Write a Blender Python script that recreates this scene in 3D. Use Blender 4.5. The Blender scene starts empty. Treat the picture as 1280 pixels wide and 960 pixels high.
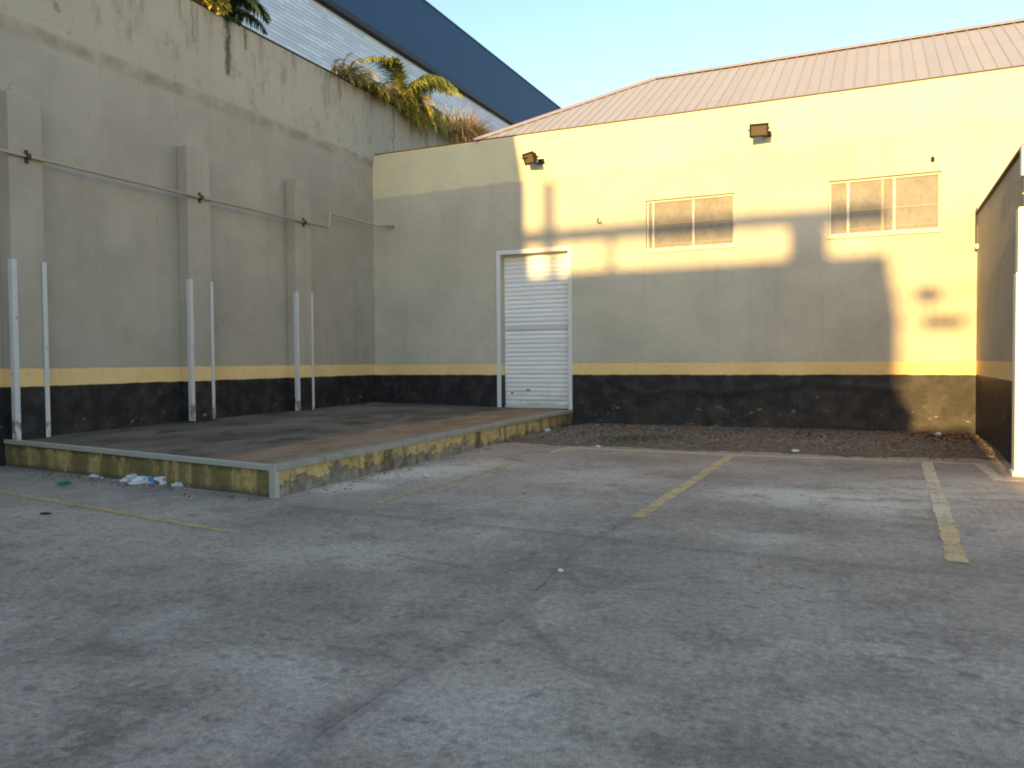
import bpy, bmesh, math, random
from mathutils import Vector, Matrix, noise as mnoise
R = math.radians
random.seed(11)
S = bpy.context.scene
COL = S.collection

# ------------------------------------------------------------------ camera, sky, sun, exposure
SUN_EL, SUN_AZ = 8.0, 1.5            # degrees above the horizon; from the left of straight behind
yaw, pit, rol = R(24.57), R(1.67), R(.48)
F = Vector((-math.sin(yaw)*math.cos(pit), math.cos(yaw)*math.cos(pit), -math.sin(pit)))
R0 = Vector((math.cos(yaw), math.sin(yaw), 0)); U0 = R0.cross(F)
Rv = R0*math.cos(rol) - U0*math.sin(rol); Uv = U0*math.cos(rol) + R0*math.sin(rol)
cd = bpy.data.cameras.new('camera'); cam = bpy.data.objects.new('camera', cd); COL.objects.link(cam)
cam.matrix_world = Matrix(((Rv.x, Uv.x, -F.x, 0), (Rv.y, Uv.y, -F.y, 0), (Rv.z, Uv.z, -F.z, 1.5), (0, 0, 0, 1)))
cd.sensor_width = 36; cd.lens = 995/1280*36; cd.clip_end = 2000; cd.clip_start = .05
S.camera = cam
W = bpy.data.worlds.new('World'); S.world = W; W.use_nodes = True
wn = W.node_tree; bg = wn.nodes['Background']
sky = wn.nodes.new('ShaderNodeTexSky'); sky.sky_type = 'NISHITA'; sky.sun_disc = False
sky.sun_elevation = R(SUN_EL); sky.sun_rotation = R(180 + SUN_AZ); sky.air_density = 1.0; sky.dust_density = .4; sky.ozone_density = 1.2
wn.links.new(sky.outputs[0], bg.inputs[0]); bg.inputs[1].default_value = .15
sd = bpy.data.lights.new('sun', 'SUN'); sd.energy = 4.1; sd.angle = R(.53); sd.color = (1, .62, .20)
so = bpy.data.objects.new('sun', sd); COL.objects.link(so)
tr = Vector((math.sin(R(SUN_AZ))*math.cos(R(SUN_EL)), math.cos(R(SUN_AZ))*math.cos(R(SUN_EL)), -math.sin(R(SUN_EL))))
so.rotation_euler = tr.to_track_quat('-Z', 'Y').to_euler(); so.location = (0, -20, 30)
vs = S.view_settings; vs.view_transform = 'Standard'; vs.look = 'None'; vs.gamma = 1; vs.exposure = 1.5
S.cycles.filter_width = 2.0

# ------------------------------------------------------------------ material helpers
class Mat:
    def __init__(s, name, rough=.85, spec=.3):
        s.m = bpy.data.materials.new(name); s.m.use_nodes = True
        s.t = s.m.node_tree; s.b = s.t.nodes['Principled BSDF']
        s.b.inputs['Roughness'].default_value = rough; s.b.inputs['Specular IOR Level'].default_value = spec
        s.geo = s.t.nodes.new('ShaderNodeNewGeometry'); s.P = s.geo.outputs['Position']
        sp = s.t.nodes.new('ShaderNodeSeparateXYZ'); s.L(s.P, sp.inputs[0]); s.x, s.y, s.z = sp.outputs
        s.out = s.t.nodes['Material Output']
    def L(s, a, b):
        if hasattr(a, 'is_output'): s.t.links.new(a, b)
        else: b.default_value = a
    def math(s, op, a, b=0., c=0., clamp=False):
        n = s.t.nodes.new('ShaderNodeMath'); n.operation = op; n.use_clamp = clamp
        for i, v in enumerate((a, b, c)): s.L(v, n.inputs[i])
        return n.outputs[0]
    def vm(s, op, a, b=None, sc=None):
        n = s.t.nodes.new('ShaderNodeVectorMath'); n.operation = op
        s.L(a, n.inputs[0])
        if b is not None: s.L(b, n.inputs[1])
        if sc is not None: s.L(sc, n.inputs[3])
        return n.outputs['Value'] if op in ('LENGTH', 'DOT_PRODUCT', 'DISTANCE') else n.outputs[0]
    def noise(s, scale, st=(1, 1, 1), detail=4, rough=.6, vec=None, off=0, color=False, dist=0):
        v = s.vm('MULTIPLY', vec or s.P, st)
        if off: v = s.vm('ADD', v, (off, off*1.7, off*.6))
        n = s.t.nodes.new('ShaderNodeTexNoise'); s.L(v, n.inputs['Vector'])
        n.inputs['Scale'].default_value = scale; n.inputs['Detail'].default_value = detail
        n.inputs['Roughness'].default_value = rough; n.inputs['Distortion'].default_value = dist
        return n.outputs['Color' if color else 'Fac']
    def step(s, v, lo, hi, a=0., b=1.):
        n = s.t.nodes.new('ShaderNodeMapRange'); n.interpolation_type = 'SMOOTHSTEP'
        s.L(v, n.inputs[0])
        for i, q in enumerate((lo, hi, a, b)): s.L(q, n.inputs[i+1])
        return n.outputs[0]
    def mix(s, f, a, b, mode='MIX'):
        n = s.t.nodes.new('ShaderNodeMix'); n.data_type = 'RGBA'; n.blend_type = mode
        s.L(f, n.inputs[0])
        for v, i in ((a, 6), (b, 7)): s.L(v if hasattr(v, 'is_output') else (*v, 1), n.inputs[i])
        return n.outputs[2]
    def mul(s, *a):
        r = a[0]
        for q in a[1:]: r = s.math('MULTIPLY', r, q)
        return r
    def warp(s, amp, scale, detail=3):
        return s.vm('ADD', s.P, s.vm('SCALE', s.vm('SUBTRACT', s.noise(scale, detail=detail, color=True), (.5, .5, .5)), sc=amp))
    def seg(s, p, a, b):
        a, b = Vector(a), Vector(b); ba = b - a
        pa = s.vm('SUBTRACT', p, tuple(a))
        h = s.math('DIVIDE', s.vm('DOT_PRODUCT', pa, tuple(ba)), ba.dot(ba), clamp=True)
        return s.vm('LENGTH', s.vm('SUBTRACT', pa, s.vm('SCALE', tuple(ba), sc=h)))
    def poly(s, p, pts):
        r = None
        for a, b in zip(pts, pts[1:]):
            d = s.seg(p, a, b); r = d if r is None else s.math('MINIMUM', r, d)
        return r
    def blob(s, p, c, rad, soft=.5):
        d = s.vm('LENGTH', s.vm('DIVIDE', s.vm('SUBTRACT', p, c), rad))
        return s.step(d, 1 - soft, 1 + soft*.4, 1, 0)
    def color(s, c): s.L(c if hasattr(c, 'is_output') else (*c, 1), s.b.inputs['Base Color'])
    def bump(s, h, dist=.01, st=1.):
        n = s.t.nodes.new('ShaderNodeBump'); n.inputs['Distance'].default_value = dist; n.inputs['Strength'].default_value = st
        s.L(h, n.inputs['Height']); s.t.links.new(n.outputs[0], s.b.inputs['Normal'])
    def rnd(s):
        return s.t.nodes.new('ShaderNodeObjectInfo').outputs['Random']

def plain(name, c, rough=.7, var=.15, scale=8, metal=0., spec=.3):
    m = Mat(name, rough, spec); n = m.noise(scale, detail=5)
    m.color(m.mix(n, tuple(v*(1-var) for v in c), tuple(v*(1+var) for v in c)))
    m.b.inputs['Metallic'].default_value = metal
    return m.m

# ------------------------------------------------------------------ materials
def ground_mat():
    m = Mat('weathered_concrete', .9, .25)
    big = m.noise(.35, detail=6, rough=.62); mid = m.noise(1.5, (1, 1.3, 1), detail=9, rough=.72, off=7)
    c = m.mix(m.step(big, .3, .7), (.34, .276, .224), (.465, .380, .312))
    c = m.mix(m.mul(m.step(mid, .48, .70), .62), c, (.19, .16, .138))
    c = m.mix(m.mul(m.step(m.noise(5.5, (1, 1.25, 1), detail=8, rough=.74, off=19), .5, .68), .5), c, (.19, .163, .142))
    c = m.mix(m.mul(m.step(m.noise(1.1, (1.5, 1, 1), detail=8, rough=.7, off=31), .5, .7), .38), c, (.60, .53, .45))
    w = m.warp(1.1, 1.1, 5)
    for cx, cy, rx, ry, st in ((-1.0, 9.1, .95, .75, .75), (-.1, 9.2, 1.0, 1.0, .75), (.3, 10.2, .6, .6, .5), (-5.75, 8.7, .5, 1.6, .85), (-5.3, 9.8, .6, 1.2, .7), (-6.0, 7.7, .4, .6, .55),
                               (-3.2, 9.6, 1.2, 1.0, .45), (1.0, 10.2, .6, 1.1, .45), (-2.7, 3.0, .5, .35, .4), (-1.3, 3.1, .7, .5, .35), (-3.9, 5.0, .9, .5, .35), (-.9, 6.9, .4, .25, .4)):
        c = m.mix(m.mul(m.blob(w, (cx, cy, 0), (rx, ry, 9), .8), m.step(mid, .7, .45), st), c, (.70, .62, .52))
    for cx, cy, rx, ry, st in ((-2.9, 2.2, .35, .32, 1.), (-3.1, 2.5, .4, .2, .7), (-4.0, 3.86, .3, .25, .6), (-2.14, 2.8, .13, .22, .7), (-2.44, 3.7, .16, .13, .8), (-2.41, 4.1, .22, .12, .85), (-3.9, 2.95, .5, .3, .5),
                               (-2.3, 5.4, .5, .5, .8), (-1.6, 5.3, .6, .35, .75), (-1.9, 6.2, .55, .6, .6), (-2.3, 7.2, .7, .5, .6), (.05, 5.3, .5, .3, .75), (.4, 4.8, .4, .25, .7), (.15, 4.0, .5, .3, .6), (-.5, 3.1, .4, .2, .6),
                               (-.4, 3.75, .5, .14, .5), (-1.2, 7.6, 1.3, .6, .5), (-3.8, 6.9, 1.4, .35, .55), (-3.3, 11.5, .8, .5, .5), (-1.0, 12.0, 1.6, .4, .5), (.6, 6.4, .7, .3, .6), (-5.4, 6.3, .7, .4, .5), (-.2, 2.6, .5, .2, .6)):
        c = m.mix(m.mul(m.blob(w, (cx, cy, 0), (rx, ry, 9), .9), m.step(m.noise(7, detail=6, rough=.75, off=71), .3, .6), st*.72), c, (.155, .122, .105))
    w2 = m.warp(.10, 2.5, 6)
    cr = [[(-2.02, 2.0, 0), (-2.03, 2.95, 0), (-1.95, 4.2, 0), (-2.13, 5.83, 0), (-2.1, 7.6, 0)],
          [(-5.6, 6.6, 0), (-4.84, 6.5, 0), (-2.63, 6.42, 0), (-1.74, 6.3, 0), (.9, 6.2, 0)],
          [(-1.95, 4.25, 0), (-1.6, 3.9, 0), (-1.38, 3.62, 0), (-.75, 3.5, 0)],
          [(-3.4, 5.2, 0), (-2.7, 5.1, 0)], [(-2.1, 5.3, 0), (-1.75, 4.95, 0), (-1.2, 5.1, 0)]]
    wid = m.noise(1.7, detail=3, off=3)
    for k, pts in enumerate(cr):
        d = m.poly(w2, pts); dd = m.math('ADD', d, m.math('MULTIPLY', m.math('SUBTRACT', wid, .5), .03))
        c = m.mix(m.mul(m.step(dd, .0, .13 if k < 2 else .08, 1, 0), .34), c, (.17, .155, .14))
        c = m.mix(m.mul(m.step(dd, .003, .013, 1, 0), m.step(m.noise(1.1, detail=4, off=51), .38, .6),   .85 if k == 0 else .3), c, (.05, .055, .052))
    fine = m.noise(22, detail=8, rough=.8); grit = m.noise(120, detail=3, rough=.7, off=5)
    c = m.mix(.9, c, m.mix(m.step(fine, .25, .75), (.55, .55, .55), (1.45, 1.45, 1.45)), 'MULTIPLY')
    c = m.mix(.7, c, m.mix(m.step(grit, .3, .7), (.6, .6, .6), (1.35, 1.35, 1.35)), 'MULTIPLY')
    c = m.mix(m.mul(m.step(m.noise(9, detail=5, off=17), .58, .68), .55), c, (.15, .13, .115))
    m.color(c); m.bump(m.math('ADD', fine, m.math('MULTIPLY', grit, .6)), .006, .7)
    return m.m

LX = -11.8
def wall_paint(name, base, axis, z_band, upper=None, z_up=0, streaks=False, cracks=(), peel=.5, chip=(.35, .85), shade=()):
    """painted plaster with a yellow band over a black dado; axis = coordinate running along the wall"""
    m = Mat(name, .82, .25)
    st = (1, 1, 1)
    n1 = m.noise(.8, detail=6); n2 = m.noise(4, detail=6, off=4); n3 = m.noise(60, detail=4, off=9)
    c = m.mix(m.step(n1, .3, .7), tuple(v*.9 for v in base), tuple(v*1.08 for v in base))
    c = m.mix(m.mul(m.step(n2, .55, .75), .25), c, tuple(v*.75 for v in base))
    # vertical rain marks
    rain = m.noise(3.5, (1, 1, .06), detail=6, off=2)
    c = m.mix(m.mul(m.step(rain, .52, .72), .22), c, tuple(v*.6 for v in base))
    # faint horizontal courses under the paint
    w = m.warp(.12, 2.2, 4)
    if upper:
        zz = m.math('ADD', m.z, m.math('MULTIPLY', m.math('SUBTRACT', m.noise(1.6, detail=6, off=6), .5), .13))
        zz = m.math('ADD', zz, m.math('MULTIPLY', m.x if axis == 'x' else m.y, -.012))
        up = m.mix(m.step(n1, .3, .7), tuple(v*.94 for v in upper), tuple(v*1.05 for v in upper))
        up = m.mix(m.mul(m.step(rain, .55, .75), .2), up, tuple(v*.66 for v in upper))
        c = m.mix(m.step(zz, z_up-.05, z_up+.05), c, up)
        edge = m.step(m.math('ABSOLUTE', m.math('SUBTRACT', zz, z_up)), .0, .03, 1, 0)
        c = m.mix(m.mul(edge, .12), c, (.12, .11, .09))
    if streaks:
        c = m.mix(m.mul(m.step(m.z, 6.45, 6.75), .55), c, (.50, .445, .365))
        top = m.step(m.z, 6.9, 8.4)
        sn = m.noise(2.6, (1, 1.1, .12), detail=8, rough=.75, off=12)
        c = m.mix(m.mul(m.step(m.math('ADD', sn, m.math('MULTIPLY', top, .13)), .585, .78), .5), c, (.08, .072, .06))
        c = m.mix(m.mul(m.step(m.mul(m.step(m.z, 6.5, 6.8), m.noise(3.2, (1, 1, .55), detail=8, rough=.72, off=22)), .5, .68), .5), c, (.19, .17, .13))
        ws = m.warp(.16, 4, 5)
        for y0, z0, z1, wd, a in ((12.25, 8.4, 7.3, .10, .8), (12.75, 8.4, 7.95, .05, .7), (11.35, 8.4, 7.6, .045, .4), (15.2, 8.3, 7.7, .05, .28), (8.6, 7.6, 7.1, .07, .6), (15.9, 8.4, 7.9, .05, .28),
                                  (17.0, 8.3, 8.0, .05, .28), (14.2, 8.35, 8.1, .05, .28), (13.6, 8.35, 8.05, .04, .28)):
            d = m.seg(ws, (LX+.032, y0, z0), (LX+.032, y0+.03, z1))
            c = m.mix(m.mul(m.step(d, wd*.2, wd*1.3, 1, 0), m.step(m.noise(5, (1, 1, .9), detail=6, off=61), .36, .52), a), c, (.032, .03, .028))
        # dirt along the ledge
        lz = m.math('ABSOLUTE', m.math('SUBTRACT', m.z, 6.6))
        c = m.mix(m.mul(m.step(lz, .02, .17, 1, 0), m.step(m.noise(2.2, detail=6, off=41), .34, .66), .6), c, (.21, .175, .125))
        wk = m.warp(.10, 5, 3)
        d = m.poly(wk, [(-11.77, 18.25, 8.3), (-11.77, 18.3, 7.5), (-11.77, 18.2, 7.45), (-11.77, 18.28, 6.9)])
        c = m.mix(m.mul(m.step(d, .008, .028, 1, 0), .85), c, (.04, .04, .038))
        d = m.seg(wk, (-11.77, 20.6, 8.3), (-11.77, 20.6, 7.2)); c = m.mix(m.mul(m.step(d, .008, .03, 1, 0), .6), c, (.07, .07, .065))
    vo = m.t.nodes.new('ShaderNodeTexVoronoi'); vo.feature = 'DISTANCE_TO_EDGE'; vo.inputs['Scale'].default_value = .42
    m.L(m.warp(.5, 1.3, 6), vo.inputs['Vector'])
    c = m.mix(m.mul(m.step(vo.outputs['Distance'], .0015, .006, 1, 0), m.step(m.noise(.7, detail=4, off=91), .52, .62), .24), c, tuple(v*.35 for v in base))
    pt = m.noise(.55, (1, 1, 1.3), detail=1, off=77)
    c = m.mix(m.mul(m.step(pt, .60, .63), .10), c, tuple(min(1, v*1.35) for v in base))
    zb = m.math('ADD', m.math('ADD', m.z, m.math('MULTIPLY', m.math('SUBTRACT', n1, .5), .03)), m.math('MULTIPLY', m.math('SUBTRACT', n2, .5), .03))
    yel = m.mix(m.step(n1, .3, .7), (.78, .55, .24), (.86, .63, .30))
    yel = m.mix(m.mul(m.step(m.noise(14, detail=6, off=3), .58, .72), .4), yel, (.32, .23, .08))
    c = m.mix(m.step(zb, z_band[1]-.006, z_band[1]+.006, 1, 0), c, yel)
    blk = m.mix(m.step(n2, .4, .7), (.016, .0155, .0185), (.042, .039, .042))
    dust = m.step(m.z, .1, .75, 1, 0)
    blk = m.mix(m.mul(dust, m.step(n1, .35, .7), .3), blk, (.085, .075, .06))
    blk = m.mix(m.mul(m.step(m.noise(1.6, (1, 1, 1.5), detail=7, off=27), .5, .68), .2), blk, (.105, .09, .07))
    pl = m.noise(3.2, (1, 1, 2.2), detail=8, rough=.72, off=14)
    low = m.step(m.z, chip[0], chip[1], .07, 0)
    blk = m.mix(m.mul(m.step(m.math('ADD', pl, low), .685, .70), peel), blk, (.33, .29, .24))
    for pts in cracks:
        d = m.poly(w, pts)
        blk = m.mix(m.mul(m.step(d, .0, .10, 1, 0), .5), blk, (.006, .006, .007))
    c = m.mix(m.step(zb, z_band[0]-.006, z_band[0]+.006, 1, 0), c, blk)
    m.color(c)
    h = m.math('ADD', m.math('MULTIPLY', n3, .5), m.math('MULTIPLY', m.noise(7, detail=6, off=8), 1.6))
    for pts in cracks:
        h = m.math('ADD', h, m.math('MULTIPLY', m.step(m.poly(w, pts), 0, .14, 1, 0), 1.5))
    m.bump(h, .012, .6)
    rr = m.step(m.z, z_band[0]-.01, z_band[0]+.01, .55, .85); m.L(rr, m.b.inputs['Roughness'])
    return m.m

M = {}
M['ground'] = ground_mat()
M['left'] = wall_paint('grey_beige_plaster', (.42, .375, .315), 'y', (1.17, 1.44), streaks=True, chip=(.55, .95), peel=.6)
BWY = 17.3
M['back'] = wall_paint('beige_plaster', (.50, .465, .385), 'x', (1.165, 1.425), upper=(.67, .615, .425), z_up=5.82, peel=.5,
    cracks=[[(-5.2, BWY, .9), (-4.6, BWY, .7), (-4.0, BWY, .82), (-3.2, BWY, .78)], [(-2.9, BWY, .75), (-2.1, BWY, .85), (-1.3, BWY, .98), (-.4, BWY, .9), (.4, BWY, .85)]])
M['right'] = wall_paint('beige_plaster_side', (.40, .37, .29), 'y', (1.165, 1.43), peel=.3)

def dock_top():
    m = Mat('stained_slab', .9, .2)
    n = m.noise(.8, (1, .6, 1), detail=7, off=3); n2 = m.noise(2.4, (1, .5, 1), detail=7, off=13); f = m.noise(35, detail=5)
    c = m.mix(m.step(n, .35, .65), (.11, .088, .07), (.215, .175, .14))
    c = m.mix(m.mul(m.step(n2, .52, .66), .75), c, (.055, .046, .038))
    w = m.warp(.5, 1.2, 5)
    # rusty brown strip along the open edge
    s = m.poly(w, [(-6.75, 6.9, .35), (-7.1, 12, .35), (-7.0, 17.3, .35)])
    c = m.mix(m.mul(m.step(s, .35, .85, 1, 0), .9), c, m.mix(m.step(n2, .35, .65), (.25, .155, .095), (.38, .25, .16)))
    e = m.poly(w, [(-6.05, 6.9, .35), (-6.4, 17.3, .35)])
    c = m.mix(m.mul(m.step(e, .1, .45, 1, 0), .6), c, (.40, .345, .25))
    c = m.mix(m.mul(m.step(m.noise(6, detail=5, off=33), .66, .72), .6), c, (.35, .34, .32))
    c = m.mix(.6, c, m.mix(f, (.5, .5, .5), (1.5, 1.5, 1.5)), 'MULTIPLY')
    m.color(c); m.bump(f, .008, .6); return m.m
M['dock_top'] = dock_top()
def dock_front():
    m = Mat('flaking_yellow_front', .88, .2)
    n = m.noise(1.0, (1.6, .2, .25), detail=5, off=15); n2 = m.noise(9, detail=7, off=2)
    c = m.mix(m.step(n2, .35, .7), (.40, .30, .12), (.56, .44, .20))
    dirt = m.math('ADD', n, m.math('MULTIPLY', m.math('SUBTRACT', n2, .5), .3))
    c = m.mix(m.mul(m.step(dirt, .43, .52), .8), c, m.mix(n2, (.075, .068, .03), (.19, .16, .08)))
    c = m.mix(m.mul(m.step(m.math('ADD', m.z, m.math('MULTIPLY', n2, .16)), .09, .17, 1, 0), .85), c, (.10, .098, .075))
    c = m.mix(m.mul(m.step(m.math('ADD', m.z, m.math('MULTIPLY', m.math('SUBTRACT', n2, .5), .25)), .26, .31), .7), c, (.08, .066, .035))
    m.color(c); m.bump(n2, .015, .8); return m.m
M['dock_front'] = dock_front()
def dock_side():
    m = Mat('broken_yellow_side', .9, .2)
    n = m.noise(1.1, (.2, 1.2, .6), detail=6, off=25); n2 = m.noise(8, detail=7, off=6); n4 = m.noise(2.6, (1, 1, 1.4), detail=6, off=8)
    yel = m.mix(m.step(n2, .35, .7), (.44, .34, .15), (.58, .46, .23))
    con = m.mix(m.step(n2, .3, .7), (.15, .14, .12), (.34, .31, .26))
    fade = m.step(m.y, 7, 16, .16, .06)
    e = m.math('ADD', m.z, m.math('ADD', m.math('MULTIPLY', m.math('SUBTRACT', n4, .5), .75), m.math('MULTIPLY', m.math('SUBTRACT', n2, .5), .12)))
    c = m.mix(m.step(m.math('SUBTRACT', e, fade), -.03, .03), con, yel)
    drip = m.noise(3, (1, 1.2, .15), detail=6, off=5)
    c = m.mix(m.mul(m.step(drip, .5, .66), .8), c, (.10, .075, .04))
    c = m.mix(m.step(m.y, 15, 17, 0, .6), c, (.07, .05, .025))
    m.color(c); m.bump(m.math('ADD', n2, m.step(m.math('SUBTRACT', e, fade), -.02, .02)), .02, .9); return m.m
M['dock_side'] = dock_side()
M['lip'] = plain('worn_concrete_lip', (.33, .31, .265), .9, .35, 6)
def paint_steel(name, c, rust=(.16, .075, .035), zr=.45, amt=.75):
    m = Mat(name, .5, .4); n = m.noise(7, detail=6)
    k = m.mix(n, tuple(v*.85 for v in c), tuple(min(1, v*1.1) for v in c))
    n2 = m.noise(9, (1, 1, .6), detail=7, off=5)
    lowz = m.step(m.z, zr, zr+.7, .2, 0)
    k = m.mix(m.mul(m.step(m.math('ADD', n2, lowz), .66, .72), amt), k, rust)
    m.color(k); return m.m
M['guard'] = paint_steel('white_painted_steel', (.60, .60, .62))
M['edge'] = paint_steel('grey_painted_angle', (.43, .44, .39), (.15, .12, .08), zr=-2, amt=.8)
M['pipe'] = paint_steel('beige_painted_pipe', (.46, .385, .28), (.22, .11, .05), -5, .7)
M['clamp'] = plain('dark_clamp', (.06, .045, .035), .6)
M['frame'] = plain('white_door_frame', (.68, .68, .68), .45, .06)
def slat_mat():
    m = Mat('white_shutter_slat', .42, .45); n = m.noise(3, (1, 1, 3), detail=6); n2 = m.noise(14, (1, 1, .5), detail=6, off=3)
    c = m.mix(m.rnd(), (.74, .75, .77), (.82, .83, .84))
    c = m.mix(m.mul(m.step(n2, .55, .72), .35), c, (.5, .48, .45))
    c = m.mix(m.mul(m.step(m.z, .4, .95, 1, 0), m.step(n, .4, .65), .5), c, (.33, .30, .25))
    m.color(c); return m.m
M['slat'] = slat_mat()
M['bar'] = plain('grey_lock_bar', (.56, .56, .57), .5)
M['win'] = plain('white_window_frame', (.50, .48, .44), .5, .08)
M['winbar'] = plain('dull_window_bar', (.30, .26, .21), .5, .08)
def pane_mat():
    m = Mat('dusty_frosted_glass', .75, .12)
    n = m.noise(4, detail=6, off=5); n2 = m.noise(16, (1, 1, .5), detail=4)
    c = m.mix(m.step(n, .3, .7), (.20, .195, .18), (.255, .245, .23))
    c = m.mix(m.mul(m.step(n2, .5, .7), .35), c, (.13, .125, .115))
    m.color(c); m.bump(n2, .004, .4); return m.m
M['pane'] = pane_mat()
M['coping'] = plain('dark_metal_flashing', (.075, .06, .045), .7, .3)
def roof_mat():
    m = Mat('faded_metal_sheet', .5, .35); n = m.noise(1.1, (.4, 2, 1), detail=6)
    c = m.mix(m.rnd(), (.315, .32, .375), (.335, .34, .395)); c = m.mix(m.mul(m.step(n, .5, .7), .2), c, (.26, .235, .285))
    m.color(c); return m.m
M['roof'] = roof_mat()
M['ridge'] = plain('ridge_metal', (.31, .29, .34), .5)
M['gap'] = plain('dark_underlay', (.06, .05, .05), .9)
M['lamp_body'] = plain('bronze_lamp_body', (.017, .014, .012), .7, .2)
M['lamp_glass'] = plain('lamp_glass', (.10, .08, .055), .45, .1, spec=.5)
def siding_mat():
    m = Mat('white_siding', .55, .3)
    b = m.t.nodes.new('ShaderNodeTexBrick')
    cv = m.t.nodes.new('ShaderNodeCombineXYZ'); m.L(m.y, cv.inputs[0]); m.L(m.z, cv.inputs[1]); m.L(cv.outputs[0], b.inputs[0])
    for k, v in (('Scale', 1.), ('Brick Width', .62), ('Row Height', .13), ('Mortar Size', .012)): b.inputs[k].default_value = v
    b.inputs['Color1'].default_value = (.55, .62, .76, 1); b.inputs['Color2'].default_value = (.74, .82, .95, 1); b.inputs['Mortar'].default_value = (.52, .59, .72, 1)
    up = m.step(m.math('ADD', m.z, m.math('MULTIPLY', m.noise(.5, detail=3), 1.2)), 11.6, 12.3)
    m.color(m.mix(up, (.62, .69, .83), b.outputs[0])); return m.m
M['siding'] = siding_mat()
def blue_mat():
    m = Mat('blue_cladding', .6, .15); n = m.noise(.7, (1, 1, .1), detail=4)
    m.color(m.mix(n, (.036, .084, .178), (.042, .094, .195))); return m.m
M['blue'] = blue_mat()
M['trim'] = plain('dark_gutter_trim', (.014, .015, .022), .5)
M['white'] = plain('white_wall_paint', (.78, .77, .73), .7, .05, 3)
M['cream'] = plain('cream_wall_paint', (.62, .52, .32), .8, .08, 3)
M['plainbeige'] = plain('far_building_plaster', (.42, .39, .33), .85, .12, 1)
M['glass'] = plain('dark_window_glass', (.05, .06, .07), .15, .2, spec=.6)
M['wood'] = plain('weathered_wood', (.16, .12, .09), .8, .3)
M['cable'] = plain('black_cable', (.02, .02, .02), .6)
def leaf(name, a, b, tr=.25):
    m = Mat(name, .55, .3); n = m.noise(2.5, detail=3); n2 = m.noise(25, detail=2, off=4)
    m.color(m.mix(m.step(m.math('ADD', m.math('MULTIPLY', n, .6), m.math('MULTIPLY', n2, .4)), .36, .64), a, b))
    t = m.t.nodes.new('ShaderNodeBsdfTranslucent'); m.t.links.new(m.b.inputs['Base Color'].links[0].from_socket, t.inputs[0])
    mx = m.t.nodes.new('ShaderNodeMixShader'); mx.inputs[0].default_value = tr
    m.t.links.new(m.b.outputs[0], mx.inputs[1]); m.t.links.new(t.outputs[0], mx.inputs[2]); m.t.links.new(mx.outputs[0], m.out.inputs[0])
    return m.m
M['palm'] = leaf('palm_green', (.17, .22, .05), (.44, .48, .13))
M['palm_dark'] = leaf('palm_dark_green', (.025, .06, .03), (.08, .13, .05))
M['yellow_leaf'] = leaf('yellow_green_leaf', (.36, .31, .055), (.66, .56, .14))
M['fern'] = leaf('fern_olive', (.32, .29, .07), (.66, .56, .17))
M['dry'] = leaf('dry_straw', (.52, .33, .12), (.76, .56, .28))
M['stem'] = plain('brown_stem', (.12, .085, .045), .8)
M['weed'] = leaf('weed_green', (.06, .09, .02), (.14, .18, .045))
def gravel_mat(name, a, b, d):
    m = Mat(name, .92, .2); n = m.noise(1.2, detail=6); n2 = m.noise(22, detail=6, off=3)
    c = m.mix(m.step(n2, .35, .65), a, b); c = m.mix(m.mul(m.step(n, .45, .65), .7), c, d)
    m.color(c); m.bump(n2, .03, 1.); return m.m
M['bed'] = gravel_mat('earth_and_gravel', (.13, .10, .075), (.235, .19, .145), (.15, .10, .07))
def stone_mat():
    m = Mat('gravel_stone', .9, .2); g = m.noise(13, detail=1); g2 = m.noise(1.1, detail=4, off=8)
    c = m.mix(m.step(g, .36, .64), (.12, .10, .085), (.33, .285, .245)); c = m.mix(m.mul(m.step(g2, .5, .68), .5), c, (.21, .12, .08)); m.color(c); return m.m
M['stone'] = stone_mat()
M['dead'] = plain('dead_leaf', (.20, .115, .07), .8, .5, 14)
def line_mat(name, c, wear):
    m = Mat(name, .85, .25); n = m.noise(2.2, detail=7, rough=.7, off=6); n2 = m.noise(26, detail=6, off=1); n1 = m.noise(5, detail=4)
    m.color(m.mix(n1, tuple(v*.78 for v in c), tuple(v*1.1 for v in c)))
    t = m.t.nodes.new('ShaderNodeBsdfTransparent'); mx = m.t.nodes.new('ShaderNodeMixShader')
    f = m.step(m.math('ADD', m.math('MULTIPLY', n, .5), m.math('MULTIPLY', n2, .5)), wear-.2, wear+.16)
    m.L(f, mx.inputs[0]); m.t.links.new(m.b.outputs[0], mx.inputs[1]); m.t.links.new(t.outputs[0], mx.inputs[2]); m.t.links.new(mx.outputs[0], m.out.inputs[0])
    return m.m
M['line'] = line_mat('faded_yellow_paint', (.70, .51, .27), .62)
M['line_pale'] = line_mat('pale_yellow_paint', (.74, .60, .43), .63)
M['line_worn'] = line_mat('worn_yellow_paint', (.62, .47, .24), .56)
M['line_olive'] = line_mat('old_yellow_paint', (.60, .45, .22), .60)

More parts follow.
